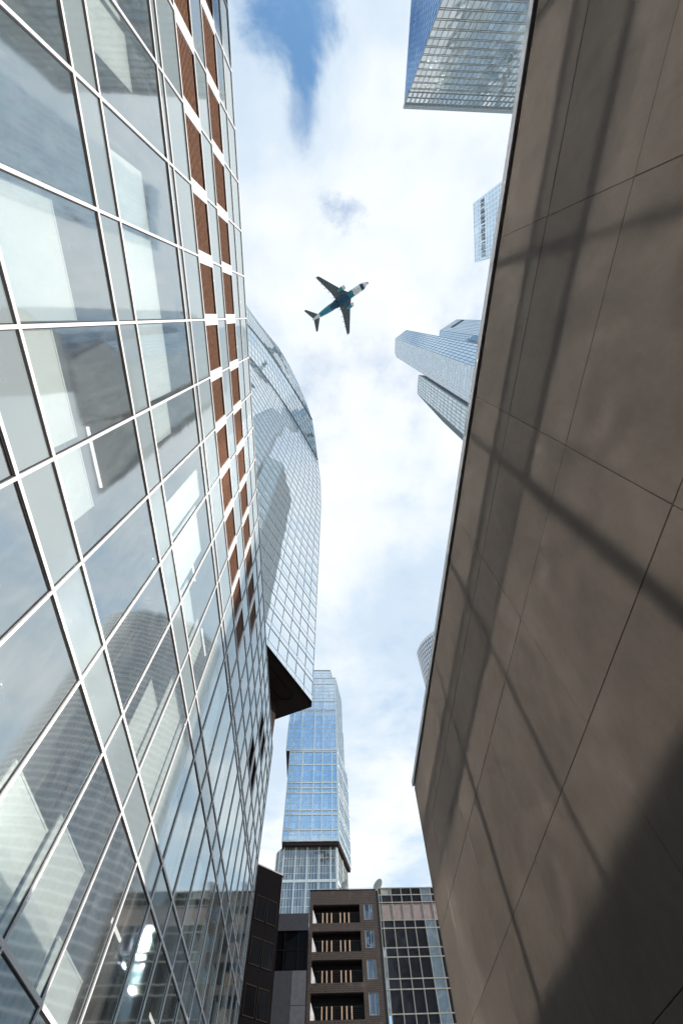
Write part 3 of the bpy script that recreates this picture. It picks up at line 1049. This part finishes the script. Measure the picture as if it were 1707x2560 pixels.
def shaft(fp, z0, z1, spec, name='shaft'):
    fp = [(x*KS, y*KS) for x, y in fp]
    z0, z1 = (z0-e)*KS+e, (z1-e)*KS+e
    cx_ = sum(p[0] for p in fp)/len(fp)
    cy_ = sum(p[1] for p in fp)/len(fp)
    ins = [(x+(cx_-x)*.03, y+(cy_-y)*.03) for x, y in fp]
    MB().prism(ins, z0, z1-.6).build(name, 'cl_white', cl)
    for i, (glass, mode) in spec.items():
        p0, p1 = fp[i], fp[(i+1) % len(fp)]
        L = math.hypot(p1[0]-p0[0], p1[1]-p0[1])
        if mode == 'stripes':
            m_ = max(2, round(L/1.95))
            curtain(cl, p0, p1, z0, z1, [k/m_ for k in range(m_+1)], frange(z0+9, z1-1, 9), glass, 'thin_dark', fw=.30, fh=.16, proud=.12, tilt=.01)
        elif mode == 'grid':
            m_ = max(2, round(L/1.8))
            curtain(cl, p0, p1, z0, z1, [k/m_ for k in range(m_+1)], frange(z0+5.2, z1-1, 5.2), glass, 'cl_white', fw=.22, fh=1.9, proud=.08, tilt=.01)
        else:
            curtain(cl, p0, p1, z0, z1, [0, 1], frange(z0+12, z1-1, 12), glass, 'cl_white', fw=.6, fh=.3, proud=.2)


T1 = [(38.4, 5.7), (46, 9), (46, 22), (34.5, 18.6), (34.0, 17.4), (33.5, 16.2), (33.2, 9.8)]
shaft(T1, 90, 230+e, {6: ('cl_blue', 'stripes'), 2: ('shaded_brown_glass', 'grid'), 1: ('shaded_brown_glass', 'grid'), 5: ('cl_grey', 'grid'), 4: ('cl_white', 'plain'), 3: ('cl_white', 'plain'), 0: ('cl_blue', 'stripes')})
T2 = [(46, 21), (46.5, 38), (34.9, 27.1), (34.6, 20.0)]
shaft(T2, 90, 170+e, {2: ('cl_grey', 'stripes'), 1: ('shaded_brown_glass', 'stripes'), 3: ('cl_white', 'plain')})
T3 = [(65.8, .24), (86, .24), (86, 22), (57.7, 19), (57.7, 5.7)]
shaft(T3, 110, 240+e, {4: ('cl_blue', 'stripes'), 3: ('cl_blue', 'stripes'), 0: ('cl_blue', 'stripes')})
sd = MB()
p0, p1 = Vector((57.7, 5.7, 0))*KS, Vector((65.8, .24, 0))*KS
n_ = Vector(((p1-p0).y, -(p1-p0).x, 0)).normalized()
sd.bar(p0+(p1-p0)*.35+n_*.1+Vector((0, 0, 228*KS+e)), p1-(p1-p0)*.02+n_*.1+Vector((0, 0, 228*KS+e)), .4, 10.0, (0, 0, 1))
sd.build('dark_vent', 'black', cl)

rt = thing('round_tower', 'cylindrical tower with white window grid peeking out beside the stone wall', 'skyscraper', (107, 215, 0))
raz = rad(26.3)
rdir = Vector((math.sin(raz), math.cos(raz), 0))
rtan = Vector((rdir.y, -rdir.x, 0))
rc, rh = rdir*240.0, 244+e
NS = 104


def rpt(a, off, z):
    """a point of the oval plan, off metres outside it"""
    return rc+rtan*(math.cos(a)*(40+off))+rdir*(math.sin(a)*(20+off))+Vector((0, 0, z))


cyl, fr_ = MB(), MB()
fh_ = 3.7
nfl = int(rh//fh_)
for j in range(nfl):
    for k in range(NS):
        a0, a1 = 2*math.pi*k/NS, 2*math.pi*(k+1)/NS
        cyl.quad(rpt(a0, 0, j*fh_), rpt(a1, 0, j*fh_), rpt(a1, 0, (j+1)*fh_), rpt(a0, 0, (j+1)*fh_))
for j in range(1, nfl+1):
    for k in range(NS):
        a0, a1 = 2*math.pi*k/NS, 2*math.pi*(k+1)/NS
        z0, z1 = j*fh_-.42, j*fh_+.42
        pt8 = lambda z: [rpt(a0, -.1, z), rpt(a0, .25, z), rpt(a1, .25, z), rpt(a1, -.1, z)]
        fr_.hexa(pt8(z0), pt8(z1))
for k in range(NS):
    a0 = 2*math.pi*k/NS
    fr_.bar(rpt(a0, .1, 0), rpt(a0, .1, rh), .55, .3, rpt(a0, 1, 0)-rpt(a0, 0, 0))
cyl.build('glazing', 'round_glass', rt)
fr_.build('window_grid', 'white_metal', rt)
cap = MB()
q = [rpt(2*math.pi*k/64, -1.2, 0) for k in range(64)]
cap.prism([(p.x, p.y) for p in q], nfl*fh_, rh+2.5)
cap.build('crown', 'cl_white', rt)

# ------------------------------------------------------------------ the airliner overhead
AH = 260+e
nose = Vector((20.6, -16.6, AH))
plane = thing('airliner', 'twin-engine airliner with teal and white belly flying overhead', 'aeroplane', nose)
U = Vector((.842, -.54, 0)).normalized()          # forward
V_ = Vector((.54, .842, 0)).normalized()          # towards the lower wing in the picture
Zv = Vector((0, 0, 1))
P = lambda a, b, c: nose-U*a+V_*b+Zv*c


def body(stations, name, mat, parent, n=28):
    """a lofted round body: stations of (distance aft, half width, half height, centre height)"""
    mb = MB()
    vs, fs = [], []
    for (a, w, hh, c) in stations:
        for k in range(n):
            an = 2*math.pi*k/n
            vs.append(P(a, w*math.cos(an), c+hh*math.sin(an)))
    for i in range(len(stations)-1):
        for k in range(n):
            fs.append((i*n+k, i*n+(k+1) % n, (i+1)*n+(k+1) % n, (i+1)*n+k))
    fs += [tuple(range(n)), tuple(range((len(stations)-1)*n, len(stations)*n))]
    mb.add(vs, fs)
    return mb.build(name, mat, parent, smooth=True)


prof = [(0, .08, .08, -.35), (.35, .55, .5, -.3), (1.0, .95, .95, -.2), (2.2, 1.4, 1.45, -.05), (3.8, 1.75, 1.85, 0), (5.5, 1.88, 2.0, 0), (24.5, 1.88, 2.0, 0), (27.5, 1.65, 1.75, .2), (30.5, 1.25, 1.3, .55),
        (33.2, .8, .85, .9), (35.2, .42, .45, 1.15), (36.0, .14, .16, 1.25)]


def at(a):
    for p, q in zip(prof, prof[1:]):
        if p[0] <= a <= q[0]:
            u = (a-p[0])/(q[0]-p[0])
            return tuple([a]+[p[i]+(q[i]-p[i])*u for i in (1, 2, 3)])


def piece(a, b, name, mat):
    st = [at(a)]+[p for p in prof if a < p[0] < b]+[at(b)]
    return body(st, name, mat, plane)


piece(0, .6, 'nose_cone', 'black')
piece(.6, 3.2, 'fuselage', 'white_paint')
piece(3.2, 4.9, 'fuselage', 'deep_teal')
piece(4.9, 9.6, 'fuselage', 'white_paint')
piece(9.6, 13.6, 'fuselage', 'teal')
piece(13.6, 24.0, 'fuselage', 'deep_teal')
piece(24.0, 31.0, 'fuselage', 'teal')
piece(31.0, 36.0, 'tail_cone', 'white_paint')
body([(12.6, .5, .3, -1.6), (14.0, 1.9, .9, -1.45), (16, 2.2, 1.0, -1.45), (20.5, 2.2, 1.0, -1.45), (22.5, 1.5, .8, -1.4), (24, .4, .3, -1.5)], 'belly_fairing', 'deep_teal', plane)
for sg_ in (-1, 1):
    w = MB()
    outl = [(11.6, 1.5), (14.2, 4.9), (20.9, 15.6), (21.6, 16.5), (23.0, 16.6), (22.8, 15.4), (19.9, 6.0), (19.4, 1.5)]
    top = [P(a, sg_*b, -.9+b*.085+.16*(1-b/18)) for a, b in outl]
    bot = [P(a, sg_*b, -.9+b*.085-.22*(1-b/18)) for a, b in outl]
    n = len(outl)
    w.add(top+bot, [tuple(range(n)), tuple(range(2*n-1, n-1, -1))]+[(i, (i+1) % n, (i+1) % n+n, i+n) for i in range(n)])
    wing = w.build('wing', 'wing', plane)
    fl_ = MB()
    for b in (3.4, 7.0, 9.6, 12.2):
        a0 = 17.4+(b-3)*.30
        fl_.bar(P(a0, sg_*b, -1.12+b*.08), P(a0+3.6-b*.09, sg_*b, -1.12+b*.08), .22, .32)
    o = fl_.build('flap_fairing', 'grey_metal', wing)
    o.location = (0, 0, 0)
    wl_ = MB()
    tips = [P(21.7, sg_*16.5, .5), P(22.9, sg_*16.55, .5), P(23.9, sg_*16.95, 2.6), P(23.2, sg_*16.95, 2.6)]
    wl_.add([p-V_*.06 for p in tips]+[p+V_*.06 for p in tips], ((0, 1, 2, 3), (7, 6, 5, 4), (0, 4, 5, 1), (1, 5, 6, 2), (2, 6, 7, 3), (3, 7, 4, 0)))
    o = wl_.build('winglet', 'white_paint', wing)
    o.location = (0, 0, 0)
    eng = MB()
    seg = 24
    vs, fs = [], []
    st = [(11.9, .78), (12.0, .98), (12.6, 1.08), (14.0, 1.08), (15.3, .9), (16.1, .62)]
    for a, r in st:
        for k in range(seg):
            an = 2*math.pi*k/seg
            vs.append(P(a, sg_*4.85+r*math.cos(an), -1.75+r*math.sin(an)))
    for i in range(len(st)-1):
        for k in range(seg):
            fs.append((i*seg+k, i*seg+(k+1) % seg, (i+1)*seg+(k+1) % seg, (i+1)*seg+k))
    fs.append(tuple(range((len(st)-1)*seg, len(st)*seg)))
    eng.add(vs, fs)
    eo = eng.build('engine', 'white_paint', plane, smooth=True)
    fan = MB().tube(P(12.05, sg_*4.85, -1.75), P(12.3, sg_*4.85, -1.75), .80, .80, 24).build('intake', 'black', eo)
    fan.location = (0, 0, 0)
    band = MB()
    vs, fs = [], []
    for a, r in ((13.6, 1.095), (14.0, 1.095), (15.3, .915), (16.0, .66)):
        for k in range(seg):
            an = 2*math.pi*k/seg
            vs.append(P(a, sg_*4.85+r*math.cos(an), -1.75+r*math.sin(an)))
    for i in range(3):
        for k in range(seg):
            fs.append((i*seg+k, i*seg+(k+1) % seg, (i+1)*seg+(k+1) % seg, (i+1)*seg+k))
    band.add(vs, fs)
    bo = band.build('rear_cowl', 'teal', eo, smooth=True)
    bo.location = (0, 0, 0)
    tl = MB()
    outl = [(31.2, .6), (36.2, 6.3), (37.4, 6.4), (35.2, .5)]
    top = [P(a, sg_*b, 1.0+b*.1+.08) for a, b in outl]
    bot = [P(a, sg_*b, 1.0+b*.1-.10) for a, b in outl]
    tl.add(top+bot, ((0, 1, 2, 3), (7, 6, 5, 4), (0, 4, 5, 1), (1, 5, 6, 2), (2, 6, 7, 3), (3, 7, 4, 0)))
    tl.build('tailplane', 'wing', plane)
    wh = MB().tube(P(19.6, sg_*1.0, -2.52), P(19.6, sg_*1.0, -2.2), .55, .55, 16)
    wh.build('wheel_well', 'black', plane)
fin = MB()
outl = [(28.0, 1.6), (34.2, 8.0), (36.4, 8.0), (35.0, 1.4)]
fin.add([P(a, -.14, c_) for a, c_ in outl]+[P(a, .14, c_) for a, c_ in outl], ((0, 1, 2, 3), (7, 6, 5, 4), (0, 4, 5, 1), (1, 5, 6, 2), (2, 6, 7, 3), (3, 7, 4, 0)))
fin.build('tail_fin', 'white_paint', plane)
